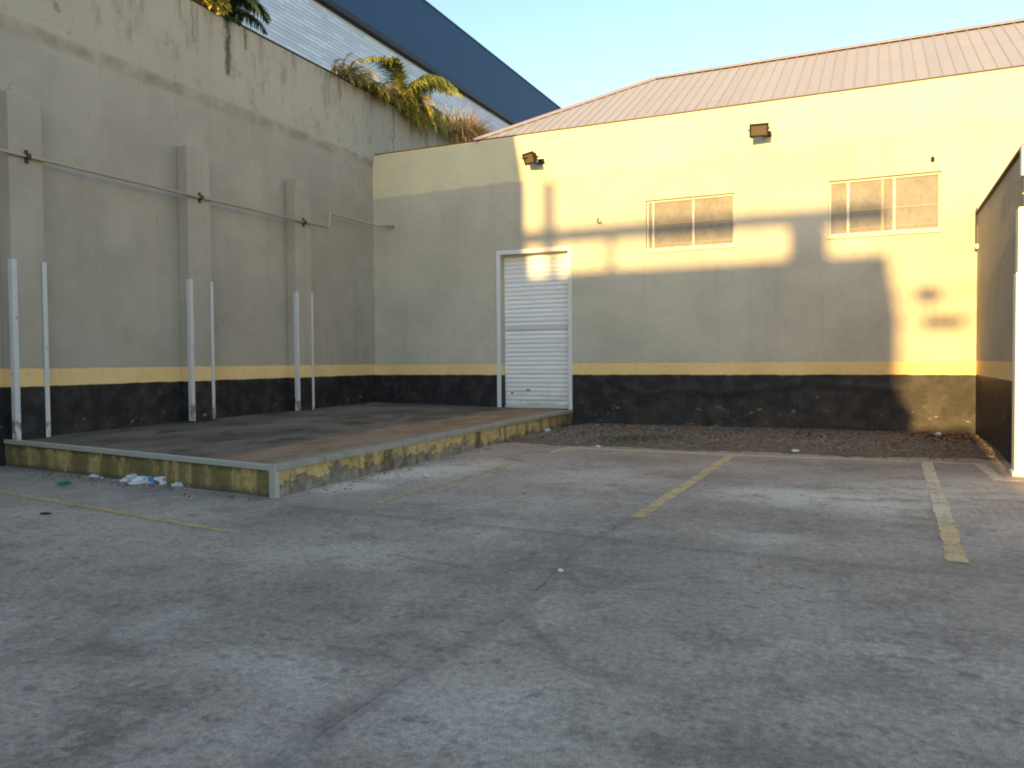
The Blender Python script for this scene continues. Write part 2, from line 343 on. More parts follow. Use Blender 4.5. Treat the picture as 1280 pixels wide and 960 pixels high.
# ------------------------------------------------------------------ geometry helpers
def tag(o, label=None, cat=None, group=None, kind=None):
    for k, v in (('label', label), ('category', cat), ('group', group), ('kind', kind)):
        if v: o[k] = v
    return o
def empty(name, loc, label, cat, group=None):
    o = bpy.data.objects.new(name, None); COL.objects.link(o); o.location = loc; o.empty_display_size = .2
    return tag(o, label, cat, group)
class MB:
    def __init__(s): s.v = []; s.f = []; s.mi = []
    def face(s, pts, mi=0):
        b = len(s.v); s.v += [tuple(p) for p in pts]; s.f.append(tuple(range(b, b+len(pts)))); s.mi.append(mi)
    def box(s, x0, x1, y0, y1, z0, z1, mi=0, ch=0):
        b = len(s.v)
        s.v += [(x, y, z) for z in (z0, z1) for x, y in ((x0, y0), (x1, y0), (x1, y1), (x0, y1))]
        for q in ((3, 2, 1, 0), (4, 5, 6, 7), (0, 1, 5, 4), (1, 2, 6, 5), (2, 3, 7, 6), (3, 0, 4, 7)):
            s.f.append(tuple(b+i for i in q)); s.mi.append(mi)
    def prism(s, poly, z0, z1, mi=0):     # poly of (x, y), counter-clockwise
        n = len(poly); b = len(s.v)
        s.v += [(x, y, z0) for x, y in poly] + [(x, y, z1) for x, y in poly]
        s.f.append(tuple(b+n+i for i in range(n))); s.mi.append(mi); s.f.append(tuple(b+n-1-i for i in range(n))); s.mi.append(mi)
        for i in range(n):
            j = (i+1) % n; s.f.append((b+i, b+j, b+n+j, b+n+i)); s.mi.append(mi)
    def tube(s, pts, r, n=8, r1=None, mi=0, cap=True):
        pts = [Vector(p) for p in pts]; b = len(s.v); m = len(pts)
        for i, p in enumerate(pts):
            d = (pts[min(i+1, m-1)] - pts[max(i-1, 0)]).normalized()
            a = d.orthogonal().normalized() if abs(d.z) > .9 else d.cross(Vector((0, 0, 1))).normalized(); c = d.cross(a)
            q = r if r1 is None else r + (r1-r)*i/(m-1)
            for k in range(n):
                t = 2*math.pi*k/n; s.v.append(tuple(p + (a*math.cos(t) + c*math.sin(t))*q))
        for i in range(m-1):
            for k in range(n):
                s.f.append((b+i*n+k, b+i*n+(k+1) % n, b+(i+1)*n+(k+1) % n, b+(i+1)*n+k)); s.mi.append(mi)
        if cap:
            s.f.append(tuple(b+n-1-k for k in range(n))); s.mi.append(mi)
            s.f.append(tuple(b+(m-1)*n+k for k in range(n))); s.mi.append(mi)
    def mesh(s, name, mats, smooth=False):
        me = bpy.data.meshes.new(name); me.from_pydata(s.v, [], s.f)
        for q in (mats if isinstance(mats, (list, tuple)) else [mats]): me.materials.append(q)
        me.polygons.foreach_set('material_index', s.mi)
        if smooth: me.polygons.foreach_set('use_smooth', [True]*len(s.f))
        me.update(); return me
    def build(s, name, mats, parent=None, smooth=False, bevel=0, loc=None, world=True):
        """vertices are in world coordinates unless loc is given (then relative to loc)"""
        o = bpy.data.objects.new(name, s.mesh(name, mats, smooth)); COL.objects.link(o)
        place(o, parent, loc or (0, 0, 0))
        if bevel:
            md = o.modifiers.new('bevel', 'BEVEL'); md.width = bevel; md.segments = 2; md.limit_method = 'ANGLE'; md.angle_limit = R(40)
        return o
def wpos(o):
    return o.location + (wpos(o.parent) if o.parent else Vector((0, 0, 0)))
def place(o, parent, wl):
    if parent: o.parent = parent; o.location = Vector(wl) - wpos(parent)
    else: o.location = wl
def dup(o, parent, wl):
    c = o.copy(); COL.objects.link(c); c.parent = None; place(c, parent, wl); return c
def grid_wall(mb, ax, a0, a1, z0, z1, p, t, holes, mi=0):
    """wall in the plane ax='x': runs along x, front at y=p facing -y, back at y=p+t. holes = (a0,a1,z0,z1)"""
    A = sorted({a0, a1, *[h[0] for h in holes], *[h[1] for h in holes]}); Z = sorted({z0, z1, *[h[2] for h in holes], *[h[3] for h in holes]})
    P = (lambda a, q, z: (a, q, z)) if ax == 'x' else (lambda a, q, z: (q, a, z))
    for i in range(len(A)-1):
        for j in range(len(Z)-1):
            ca, cz = (A[i]+A[i+1])/2, (Z[j]+Z[j+1])/2
            if any(h[0] < ca < h[1] and h[2] < cz < h[3] for h in holes): continue
            mb.face([P(A[i], p, Z[j]), P(A[i+1], p, Z[j]), P(A[i+1], p, Z[j+1]), P(A[i], p, Z[j+1])], mi)
            mb.face([P(A[i], p+t, Z[j+1]), P(A[i+1], p+t, Z[j+1]), P(A[i+1], p+t, Z[j]), P(A[i], p+t, Z[j])], mi)
    for h0, h1, g0, g1, s in [(*h, 1) for h in holes] + [(a0, a1, z0, z1, -1)]:
        for q in (((h0, g0), (h1, g0)), ((h1, g0), (h1, g1)), ((h1, g1), (h0, g1)), ((h0, g1), (h0, g0))):
            (a, z), (b, w) = q if s > 0 else q[::-1]
            mb.face([P(a, p, z), P(a, p+t, z), P(b, p+t, w), P(b, p, w)], mi)

# ------------------------------------------------------------------ ground
mb = MB(); mb.face([(-300, -300, 0), (300, -300, 0), (300, 300, 0), (-300, 300, 0)])
ground = tag(mb.build('ground', M['ground']), kind='structure')
def strip(name, pts, w, mat, jag=.012):
    pts = [Vector((*p, .004)) for p in pts]; mb = MB(); L = []; Rr = []
    fine = []
    for a, b in zip(pts, pts[1:]):
        n = max(2, int((b-a).length/.12))
        fine += [a.lerp(b, i/n) for i in range(n)]
    fine.append(pts[-1])
    for i, p in enumerate(fine):
        d = (fine[min(i+1, len(fine)-1)] - fine[max(i-1, 0)]).normalized(); s = Vector((-d.y, d.x, 0))
        L.append(p + s*(w/2 + random.uniform(-jag, jag))); Rr.append(p - s*(w/2 + random.uniform(-jag, jag)))
    for i in range(len(fine)-1): mb.face([Rr[i], Rr[i+1], L[i+1], L[i]])
    return mb.build(name, mat, ground)
strip('parking_line', [(-9.6, 6.03), (-7.4, 5.70), (-5.2, 5.34)], .10, M['line_olive'])
strip('parking_line', [(-4.82, 7.0), (-4.81, 10.9)], .085, M['line_worn'])
strip('parking_line', [(-4.81, 12.0), (-4.80, 12.72)], .09, M['line'])
strip('parking_line', [(-4.80, 12.78), (-2.0, 12.70), (1.42, 12.82)], .125, M['line_pale'])
strip('parking_line', [(-2.06, 7.35), (-2.03, 12.62)], .135, M['line'])
strip('parking_line', [(.66, 12.72), (.585, 8.2)], .14, M['line_pale'])
strip('parking_line', [(.585, 8.19), (.545, 6.6)], .14, M['line'])
strip('parking_line', [(1.33, 12.72), (1.36, 11.28)], .13, M['line_pale'])
strip('parking_line', [(1.3, 11.2), (1.56, 11.2), (2.4, 11.17)], .14, M['line_pale'])

# gravel bed along the foot of the warehouse wall
def bed_h(x, y):
    n = mnoise.noise((x*1.3, y*1.3, 0)); front = 13.15 + .22*mnoise.noise((x*.9, 3.1, 0)) + .12*n
    if x > -.2: front += min(.55, (x+.2)*.35)*.6
    a = min(1, max(-.35, (y-front)/.7)); b = min(1, max(-.3, (x+6.25)/.4)) if y > 0 else 1
    return .055*min(a, b) + .018*n*(a > 0) + .012*mnoise.noise((x*6, y*6, 2))
mb = MB(); NX, NY = 130, 56
X = [-6.42 + 8.14*i/NX for i in range(NX+1)]; Y = [12.75 + 4.55*j/NY for j in range(NY+1)]
mb.v = [(x, y, bed_h(x, y)) for y in Y for x in X]
for j in range(NY):
    for i in range(NX):
        a = j*(NX+1)+i; mb.f.append((a, a+1, a+NX+2, a+NX+1)); mb.mi.append(0)
tag(mb.build('gravel_bed', M['bed'], smooth=True), kind='structure')
def stone(mb, p, r):
    b = len(mb.v)
    for d in ((1, 0, 0), (-1, 0, 0), (0, 1, 0), (0, -1, 0), (0, 0, .7), (0, 0, -.5)):
        mb.v.append(tuple(Vector(p) + Vector(d)*r*random.uniform(.6, 1.25) + Vector((random.uniform(-.3, .3), random.uniform(-.3, .3), 0))*r))
    for q in ((0, 2, 4), (2, 1, 4), (1, 3, 4), (3, 0, 4), (2, 0, 5), (1, 2, 5), (3, 1, 5), (0, 3, 5)):
        mb.f.append(tuple(b+i for i in q)); mb.mi.append(0)
mb = MB()
for _ in range(6500):
    x = random.uniform(-6.3, 1.66); y = random.triangular(12.9, 17.25, 14.4) if random.random() < .5 else random.uniform(13., 17.25)
    h = bed_h(x, y)
    if h < .004 and random.random() < .8: continue
    stone(mb, (x, y, max(h, 0)+.006), random.choice((.01, .014, .018, .022, .028)))
tag(mb.build('gravel', M['stone']), kind='stuff')
mb = MB()
for _ in range(1500):
    x = random.uniform(-6.2, 1.66); y = random.uniform(15, 17.2) if random.random() < .7 else random.uniform(13, 17)
    if random.random() < .35: x = random.uniform(.8, 1.66)
    z = max(bed_h(x, y), 0)+.02; a = random.uniform(0, 6.3); r = random.uniform(.02, .055)
    d = Vector((math.cos(a), math.sin(a), random.uniform(-.3, .5)))*r; e = Vector((-math.sin(a), math.cos(a), random.uniform(-.5, .5)))*r*.5
    p = Vector((x, y, z)); mb.face([p-d, p+e, p+d, p-e])
tag(mb.build('dead_leaves', M['dead']), kind='stuff')
def blade(mb, p, d, ln, w, droop, n=4, mi=0):
    """a tapered arching blade"""
    p = Vector(p); d = Vector(d).normalized(); s = d.cross(Vector((0, 0, 1)))
    s = s.normalized() if s.length > .05 else Vector((1, 0, 0))
    prev = None
    for i in range(n+1):
        t = i/n; q = s*w*(1-t*.92)*.5; cur = (p+q, p-q)
        if prev: mb.face([prev[1], cur[1], cur[0], prev[0]], mi)
        prev = cur; d = (d + Vector((0, 0, -droop/n))).normalized(); p = p + d*ln/n
mb = MB()
for cx, cy, n, sp in ((-4.1, 14.0, 300, .55), (-3.5, 14.4, 160, .5), (-5.2, 14.6, 24, .4), (-1.2, 16.7, 14, .3), (-5.9, 15.2, 20, .3)):
    for _ in range(n):
        x, y = random.gauss(cx, sp*.6), random.gauss(cy, sp*.6); a = random.uniform(0, 6.3)
        blade(mb, (x, y, max(bed_h(x, y), 0)), (math.cos(a)*.6, math.sin(a)*.6, 1), random.uniform(.07, .19), .018, 1.2, 3)
tag(mb.build('weeds', M['weed']), kind='stuff')

# ------------------------------------------------------------------ boundary wall on the left
LX = -11.8
wall = empty('boundary_wall', (LX, 12, 0), 'tall grey beige plaster wall with pilasters, streaked parapet and black dado on the left', 'wall')
mb = MB(); mb.box(LX-.3, LX, -9, 30, 0, 6.56); mb.build('wall_body', M['left'], wall)
mb = MB()
prof = [(LX-.32, 6.565), (LX+.002, 6.48), (LX+.03, 6.70), (LX+.03, 8.34), (LX-.32, 8.34)]
ys = [-9 + 39*i/90 for i in range(91)]
for i in range(90):
    a, b = ys[i], ys[i+1]
    dz = lambda y: .012*mnoise.noise((0, y*1.4, 0))
    pa = [(x, a, z + (dz(a) if z > 8 else 0)) for x, z in prof]; pb = [(x, b, z + (dz(b) if z > 8 else 0)) for x, z in prof]
    for k in range(5):
        l = (k+1) % 5; mb.face([pa[k], pb[k], pb[l], pa[l]][::-1])
mb.face([(x, -9, z) for x, z in prof]); mb.face([(x, 30, z) for x, z in prof][::-1])
mb.build('parapet', M['left'], wall)
mb = MB()
for i in range(90):
    a, b = ys[i], ys[i+1]; z = 8.345 + .012*mnoise.noise((0, a*1.4, 0))
    mb.box(LX-.34, LX+.045, a, b-.004, z, z+.035)
mb.build('coping', plain('blackened_coping', (.055, .05, .045), .9, .5, 5), wall)
mb = MB(); mb.box(LX-1.5, LX-.345, 5, 30, 7.6, 8.26); mb.build('planter_bed', M['bed'], wall)
PIL = ((7.62, 8.14), (10.95, 11.50), (13.93, 14.47))
for a, b in PIL:
    mb = MB(); mb.box(LX+.002, LX+.26, a, b, .30, 5.52); mb.build('pilaster', M['left'], wall, bevel=.015)
G = 'white steel corner guards on the pilasters'
GL = (('white steel corner guard on near edge of the nearest pilaster, by the platform corner', 'white rust-footed steel corner guard on far edge of the nearest pilaster'),
      ('white steel corner guard on near edge of the middle pilaster', 'slim white steel corner guard on far edge of the middle pilaster, rusted at its foot'),
      ('white steel corner guard on near edge of the pilaster nearest the corner', 'thinnest white steel corner guard, on far edge of the pilaster nearest the corner'))
guard = None
for (a, b), (l0, l1), zb in zip(PIL, GL, (.38, .42, .43)):
    for y, s, l in ((a, -1, l0), (b, 1, l1)):
        t = empty('corner_guard', (LX+.26, y, zb), l, 'corner guard', G)
        w = .068 if s < 0 else .06
        mb = MB()
        x0 = .006
        if s < 0: poly = [(-w, -.012), (.014, -.012), (.014, w), (x0, w), (x0, -.003), (-w, -.003)]
        else: poly = [(x0, -w), (.014, -w), (.014, .012), (-w, .012), (-w, .003), (x0, .003)]
        mb.prism(poly, .0, 3.06-zb); mb.build('angle_iron', M['guard'], t, loc=wpos(t))
        mb = MB(); mb.prism([(-w, -.016 if s < 0 else .004), (.02, -.016 if s < 0 else -w), (.02, w if s < 0 else .016), (-w*.2, .016)] if s < 0 else [(-w, .004), (.0155, -w), (.02, -w), (.02, .016), (-w, .016)], -.01, .012)
        mb.build('foot_plate', M['clamp'], t, loc=wpos(t))
# conduit pipe
pipe = empty('conduit_pipe', (LX+.3, 12, 4.6), 'thin beige painted pipe running along the left wall and stepping up near the corner', 'pipe')
PX = LX+.30
mb = MB(); mb.tube([(PX, -9, 4.60), (PX, 15.0, 4.60)], .026, 8); mb.build('pipe_run', M['pipe'], pipe, True)
mb = MB(); mb.tube([(PX, 15.0, 4.60), (PX, 15.05, 4.605), (PX, 15.08, 4.65), (PX, 15.08, 4.90), (PX, 15.11, 4.94), (PX, 15.15, 4.945), (PX, 16.95, 4.945), (PX+.03, 17.02, 4.945), (PX+.1, 17.06, 4.945), (PX+.22, 17.08, 4.945)], .026, 8)
mb.build('pipe_step', M['pipe'], pipe, True)
mb = MB(); mb.tube([(PX+.22, 17.08, 4.945), (PX+.28, 17.1, 4.945), (PX+.3, 17.16, 4.945), (PX+.3, 17.31, 4.945)], .036, 8); mb.build('elbow', M['pipe'], pipe, True)
for a, b in PIL:
    y = (a+b)/2; mb = MB(); mb.box(LX+.262, LX+.34, y-.035, y+.035, 4.565, 4.64); mb.box(LX+.262, LX+.275, y-.03, y+.03, 4.50, 4.70); mb.build('clamp', M['clamp'], pipe, bevel=.006)

# ------------------------------------------------------------------ loading platform
dock = empty('loading_platform', (-9, 12, 0), 'low concrete loading platform with flaking yellow sides in front of the roller door', 'platform')
c00, c10, c11, c01 = Vector((LX, 7.62, .38)), Vector((-6.05, 6.9, .35)), Vector((-6.38, 17.3, .35)), Vector((LX, 17.3, .46))
mb = MB(); n = 40
P = lambda u, v: (c00*(1-u)+c10*u)*(1-v) + (c01*(1-u)+c11*u)*v
for i in range(n):
    for j in range(n):
        q = [P(i/n, j/n), P((i+1)/n, j/n), P((i+1)/n, (j+1)/n), P(i/n, (j+1)/n)]
        for p in q:
            e = min(1, (p.x-LX)*3, (17.3-p.y)*3); p.z += .008*mnoise.noise((p.x*1.2, p.y*1.2, 0)) if 0 < e else 0
        mb.face(q)
mb.build('slab_top', M['dock_top'], dock, True)
def facade_strip(name, a, b, z0, za, zb, out, mat, n=60, th=.03, rag=0.):
    """a rough vertical skin from a to b (plan points), z0 up to za..zb, pushed outwards by 'out'"""
    mb = MB(); a = Vector((*a, 0)); b = Vector((*b, 0)); d = (b-a).normalized(); o = Vector((d.y, -d.x, 0))
    rows = 5
    for i in range(n):
        for r in range(rows):
            q = []
            for ii, rr in ((i, r), (i+1, r), (i+1, r+1), (i, r+1)):
                t = ii/n; p = a.lerp(b, t); zt = za + (zb-za)*t; z = z0 + (zt-z0)*rr/rows
                q.append(p + o*(out + rag*mnoise.noise((p.x*3, p.y*3, z*6))) + Vector((0, 0, z)))
            mb.face(q)
    return mb.build(name, mat, dock, True)
facade_strip('front_face', (LX, 7.62), (-6.05, 6.9), -.02, .335, .30, 0, M['dock_front'], 60, rag=.015)
facade_strip('side_face', (-6.05, 6.9), (-6.38, 17.3), -.02, .295, .295, 0, M['dock_side'], 110, rag=.03)
# steel angle along the front top edge and corner post
def bar(mb, a, b, out0, out1, z0a, z1a, z0b, z1b):
    a = Vector((*a, 0)); b = Vector((*b, 0)); d = (b-a).normalized(); o = Vector((d.y, -d.x, 0)); k = len(mb.v)
    for p, z0, z1 in ((a, z0a, z1a), (b, z0b, z1b)):
        for u, z in ((out0, z0), (out1, z0), (out1, z1), (out0, z1)): mb.v.append(tuple(p + o*u + Vector((0, 0, z))))
    for q in ((0, 1, 2, 3), (7, 6, 5, 4), (0, 4, 5, 1), (1, 5, 6, 2), (2, 6, 7, 3), (3, 7, 4, 0)): mb.f.append(tuple(k+i for i in q)); mb.mi.append(0)
mb = MB(); bar(mb, (LX, 7.62), (-6.06, 6.901), -.07, .022, .335, .395, .300, .360); mb.build('steel_edge', M['edge'], dock, bevel=.006)
mb = MB()
A = Vector((-6.05, 6.9)); B = Vector((-6.38, 17.3)); N = 46; d2 = (B-A)/N
for i in range(N):
    j = random.uniform(-.012, .012)
    if i == 0: j = 0
    bar(mb, tuple(A+d2*i), tuple(A+d2*(i+1)-d2*.004), -.12, .025+j, .29, .362+j*.3, .29, .362+j*.3)
mb.build('concrete_lip', M['lip'], dock, bevel=.008)
mb = MB(); mb.prism([(-6.125, 6.885), (-6.032, 6.873), (-6.035, 6.95), (-6.045, 6.95), (-6.047, 6.897), (-6.125, 6.91)], 0, .366); mb.build('corner_angle', M['edge'], dock)

# ------------------------------------------------------------------ warehouse
wh = empty('warehouse', (-3, BWY, 0), 'beige warehouse with yellow band, black dado, roller door and ribbed hip roof', 'building')
DX0, DX1, DZ0, DZ1 = -8.19, -6.46, .36, 4.03
WIN = ((-4.63, -2.72, 3.90, 5.0), (-.88, 1.12, 3.94, 5.05))
mb = MB(); grid_wall(mb, 'x', LX+.0, 9, 0, 6.80, BWY, .3, [(DX0, DX1, DZ0, DZ1), *WIN]); mb.build('front_wall', M['back'], wh)
mb = MB(); mb.box(LX+.07, 9, BWY-.022, BWY+.34, 6.803, 6.828); mb.build('coping', M['coping'], wh, bevel=.006)
mb = MB(); mb.box(LX+.1, 9, BWY+6, BWY+6.2, 0, 6.8); mb.build('back_wall', M['plainbeige'], wh)
# roller door
door = MB(); door.box(DX0-.1, DX0-.002, BWY-.03, BWY+.02, DZ0-.01, DZ1+.1); door.box(DX1+.002, DX1+.085, BWY-.03, BWY+.02, DZ0-.12, DZ1+.1); door.box(DX0-.001, DX1+.001, BWY-.03, BWY+.02, DZ1+.002, DZ1+.1)
door = door.build('roller_door', M['frame'], wh, bevel=.005)
sh = .1045; mb = MB()
prof = [(0, 0), (-.006, .008), (-.016, .03), (-.019, .05), (-.016, .072), (-.006, .095), (.0, .1025)]
for (y0, z0), (y1, z1) in zip(prof, prof[1:]): mb.face([(DX0-.02, y0, z0), (DX1+.02, y0, z0), (DX1+.02, y1, z1), (DX0-.02, y1, z1)])
mb.face([(DX0-.02, .012, .1025), (DX1+.02, .012, .1025), (DX1+.02, .012, 0), (DX0-.02, .012, 0)])
mb.face([(DX0-.02, 0, .1025), (DX1+.02, 0, .1025), (DX1+.02, .012, .1025), (DX0-.02, .012, .1025)])
slat = mb.build('slat', M['slat'], door, loc=(0, BWY+.24, DZ0+.07))
slat.data.polygons.foreach_set('use_smooth', [True]*6 + [False]*2)
for i in range(1, 35):
    c = dup(slat, door, (random.uniform(-.004, .004), BWY+.24+random.uniform(-.002, .002), DZ0+.07+i*sh))
    if i == 17: c.data = slat.data.copy(); c.data.materials[0] = M['bar']; c['label'] = 'grey lock slat across the middle'
mb = MB(); mb.box(DX0-.01, DX1+.01, BWY+.20, BWY+.27, DZ0+.003, DZ0+.068); mb.build('bottom_bar', M['bar'], door, bevel=.008)
mb = MB(); mb.box(DX0-.05, DX1+.05, BWY+.305, BWY+.33, DZ0, DZ1+.02); mb.build('dark_backing', M['gap'], door)
mb = MB(); mb.box(-7.62, -7.52, BWY+.18, BWY+.205, .78, .81); mb.build('handle', M['clamp'], door); mb = MB(); mb.tube([(-8.0, BWY+.19, .72), (-8.0, BWY+.215, .72)], .022, 10); mb.build('keyhole', M['clamp'], door)
# windows
for wi, (a, b, z0, z1) in enumerate(WIN):
    yf = BWY+.075
    f = MB(); w = .045
    f.box(a+.002, a+w, yf, yf+.06, z0+.002, z1-.002); f.box(b-w, b-.002, yf, yf+.06, z0+.002, z1-.002); f.box(a+w, b-w, yf, yf+.06, z1-w, z1-.002); f.box(a+w, b-w, yf, yf+.06, z0+.002, z0+w+.01)
    win = f.build('window', M['win'], wh, bevel=.004)
    cuts = [a+w, a+(.15 if wi == 0 else .36), a+(1.03 if wi == 0 else 1.19), b-w]
    for x in cuts[1:-1]:
        q = MB(); q.box(x-.024, x+.024, yf-.006, yf+.058, z0+w+.011, z1-w-.001); q.build('mullion', M['win'], win, bevel=.003)
    for k in range(3):
        x0, x1 = cuts[k]+(.025 if k else .001), cuts[k+1]-(.025 if k < 2 else .001)
        q = MB(); q.box(x0, x1, yf+.03, yf+.042, z0+w+.012, z1-w-.001)
        q.build('pane', M['pane'], win)
        if k:
            q = MB(); zt = z0 + (z1-z0)*(.52 if wi == 0 else .45); q.box(x0, x1, yf+.012, yf+.027, zt-.010, zt+.010); q.build('transom', M['winbar'], win); q = MB(); q.box(x0, x1, yf+.012, yf+.027, z0+.13, z0+.145); q.build('transom', M['winbar'], win)
    if wi: q = MB(); q.box(.08, .13, yf+.008, yf+.0115, z0+w+.012, z1-w-.002); q.build('inner_stile', M['winbar'], win)
    q = MB(); q.box(a+.003, b-.003, BWY-.045, BWY+.074, z0+.001, z0+.018); q.build('inner_sill', M['win'], win); q = MB(); q.box(a-.03, b+.03, BWY-.045, BWY-.002, z0-.05, z0-.001); q.build('sill', M['win'], win, bevel=.006)
    q = MB(); q.box(a-.02, b+.02, BWY+.302, BWY+.32, z0-.02, z1+.02); q.build('dark_backing', M['gap'], win)
# hip roof
XE, XR, YE, ZE, WD, RISE = -8.77, 12., BWY+.06, 6.86, 3.45, 2.0
mb = MB(); e0, e1 = (XE, YE, ZE), (XR, YE, ZE); r0, r1 = (XE+WD, YE+WD, ZE+RISE), (XR, YE+WD, ZE+RISE); b0, b1 = (XE, YE+2*WD, ZE), (XR, YE+2*WD, ZE)
for q in ((e0, e1, r1, r0), (b1, b0, r0, r1), (b0, e0, r0), (e1, b1, r1), (e0, b0, b1, e1)): mb.face(q)
roof = mb.build('roof', M['gap'], wh)
roof.data.transform(Matrix.Translation((0, 0, -.03)))
sl = math.sqrt(WD**2+RISE**2); nz = WD/sl; ny = -RISE/sl
def sheet_mesh(w, va, vb):
    """sheet of width w; slope length fraction va on its left, vb on its right; origin at eave left"""
    mb = MB(); Q = lambda u, v, h: (u, v*WD + ny*h, v*RISE + nz*h)
    lo = -.02
    mb.face([Q(0, lo, .0), Q(w, lo, .0), Q(w, vb, .0), Q(0, va, .0)])
    mb.face([Q(0, lo, -.012), Q(w, lo, -.012), Q(w, lo, 0), Q(0, lo, 0)])
    for u, h, hw in ((.02, .02, .022),):
        v1 = va + (vb-va)*u/w
        if v1 < .03: continue
        p = [Q(u-hw, lo, .001), Q(u-hw*.5, lo, h), Q(u+hw*.5, lo, h), Q(u+hw, lo, .001)]; r = [Q(u-hw, v1, .001), Q(u-hw*.5, v1, h), Q(u+hw*.5, v1, h), Q(u+hw, v1, .001)]
        for k in range(3): mb.face([p[k], p[k+1], r[k+1], r[k]])
        mb.face(p[::-1]); mb.face(r)
    return mb
SW = .225; full = None; x = XE
while x < XR-.5:
    va, vb = min(1, max(0, (x-XE)/WD)), min(1, (x+SW-XE)/WD)
    if va >= 1:
        if full is None: full = sheet_mesh(SW, 1, 1).build('roof_sheet', M['roof'], roof, loc=(x, YE, ZE))
        else: dup(full, roof, (x, YE, ZE))
    else: sheet_mesh(SW, va, vb).build('roof_sheet', M['roof'], roof, loc=(x, YE, ZE))
    x += SW
def capbar(name, a, b, w=.16, up=.03):
    a, b = Vector(a), Vector(b); d = (b-a).normalized(); s = d.cross(Vector((0, 0, 1))).normalized(); mb = MB()
    pr = [(-w, up-w*.53), (0, up+.012), (w, up-w*.53), (w, up-w*.53-.012), (0, up), (-w, up-w*.53-.012)]
    pa = [a + s*u + Vector((0, 0, h)) for u, h in pr]; pb = [b + s*u + Vector((0, 0, h)) for u, h in pr]
    for k in range(6): l = (k+1) % 6; mb.face([pa[k], pb[k], pb[l], pa[l]][::-1])
    mb.face(pa); mb.face(pb[::-1]); return mb.build(name, M['ridge'], roof)
capbar('ridge_cap', (XE+WD, YE+WD, ZE+RISE+.03), (XR, YE+WD, ZE+RISE+.03)); capbar('hip_cap', (XE-.1, YE-.1, ZE-.03), (XE+WD, YE+WD, ZE+RISE+.03), .13)

# floodlights
FG = 'floodlights high on the warehouse wall'
def flood(loc, rz, tilt, label):
    t = empty('floodlight', loc, label, 'floodlight', FG)
    Rm = Matrix.Rotation(rz, 4, 'Z') @ Matrix.Rotation(tilt, 4, 'X') @ Matrix.Scale(.88, 4)
    off = Vector((0, -.17, -.02))
    def put(mb, name, mat, bevel=0):
        for i, v in enumerate(mb.v): mb.v[i] = tuple(Rm @ Vector(v) + off)
        return mb.build(name, mat, t, bevel=bevel, loc=loc)
    mb = MB()                                      # tapered housing: wide at the glass, narrow at the back
    f = [(-.20, -.05, -.14), (.20, -.05, -.14), (.20, -.05, .14), (-.20, -.05, .14)]; g = [(-.13, .10, -.08), (.13, .10, -.08), (.13, .10, .08), (-.13, .10, .08)]
    mb.face(f); mb.face(g[::-1])
    for k in range(4): l = (k+1) % 4; mb.face([f[l], f[k], g[k], g[l]])
    for k in range(5): mb.box(-.10+k*.05-.006, -.10+k*.05+.006, .09, .135, -.07, .07)
    put(mb, 'housing', M['lamp_body'])
    mb = MB(); mb.box(-.215, .215, -.085, -.049, .11, .155); mb.box(-.215, .215, -.085, -.049, -.155, -.11); mb.box(-.215, -.175, -.085, -.049, -.11, .11); mb.box(.175, .215, -.085, -.049, -.11, .11); put(mb, 'front_frame', M['lamp_body'], .006)
    mb = MB(); mb.box(-.174, .174, -.066, -.052, -.109, .109); put(mb, 'glass', M['lamp_glass'])
    mb = MB(); mb.tube([(0, -.08, -.02), (0, .03, -.1), (.1, .12, -.1), (.12, .19, -.06)], .02, 8); mb.box(.05, .19, .17, .2, -.1, .02); mb.tube([(-.22, -.2, -.02), (.22, -.2, -.02)], .016, 8); mb.build('bracket', M['lamp_body'], t, loc=loc)
flood((-7.22, BWY-.2, 6.17), R(-28), R(22), 'brown floodlight turned sideways above the roller door')
flood((-2.18, BWY-.2, 6.17), R(8), R(28), 'brown floodlight between the two windows, near the roof edge')
t = empty('wall_sensor', (.97, BWY, 5.28), 'tiny dark sensor on the sunlit wall above the right window', 'sensor')
mb = MB(); mb.box(-.03, .03, -.02, 0, -.05, .05); mb.build('mount', M['lamp_body'], t, loc=wpos(t)); mb = MB(); mb.tube([(0, -.02, .01), (0, -.06, .0), (0, -.09, -.02)], .035, 10, .02); mb.build('head', M['lamp_body'], t, True, loc=wpos(t))
t = empty('wall_hook', (-5.7, BWY, 4.6), 'small bent metal hook on the wall left of the left window', 'hook')
mb = MB(); mb.tube([(-.03, 0, .1), (-.03, -.04, .1), (-.03, -.05, .05), (-.02, -.06, 0), (.03, -.07, -.02), (.06, -.06, .02)], .012, 6); mb.build('hook_rod', M['clamp'], t, True, loc=wpos(t))

# ------------------------------------------------------------------ right-hand side wall and white pillar
sw = empty('side_wall', (1.72, 14.5, 0), 'short beige wall with black dado closing the yard on the right', 'wall')
mb = MB(); mb.box(1.72, 1.98, 12.0, BWY-.003, 0, 4.16); mb.build('wall_body', M['right'], sw)
mb = MB(); mb.box(1.68, 2.02, 12.03, BWY-.045, 4.163, 4.21); mb.build('coping', M['coping'], sw, bevel=.006)
mb = MB(); mb.box(1.66, 2.1, 11.86, 12.025, 3.78, 4.16); mb.build('end_cap', M['white'], sw, bevel=.01)
mb = MB(); mb.box(1.7, 2.0, 11.9, 11.997, 0, 3.775); mb.build('end_face', M['cream'], sw)
gp = empty('gate_pillar', (1.75, 11.75, 0), 'sunlit white painted pillar at the right edge of the yard', 'pillar')
mb = MB(); mb.box(1.585, 2.05, 11.66, 11.895, 0, 2.55); mb.build('lower_shaft', M['white'], gp, bevel=.012)
mb = MB(); mb.box(1.605, 2.04, 11.675, 11.89, 2.553, 3.36); mb.build('upper_shaft', M['white'], gp, bevel=.012)
mb = MB(); mb.box(1.56, 2.07, 11.64, 11.90, 0, .06); mb.build('base_plinth', M['white'], gp, bevel=.008)
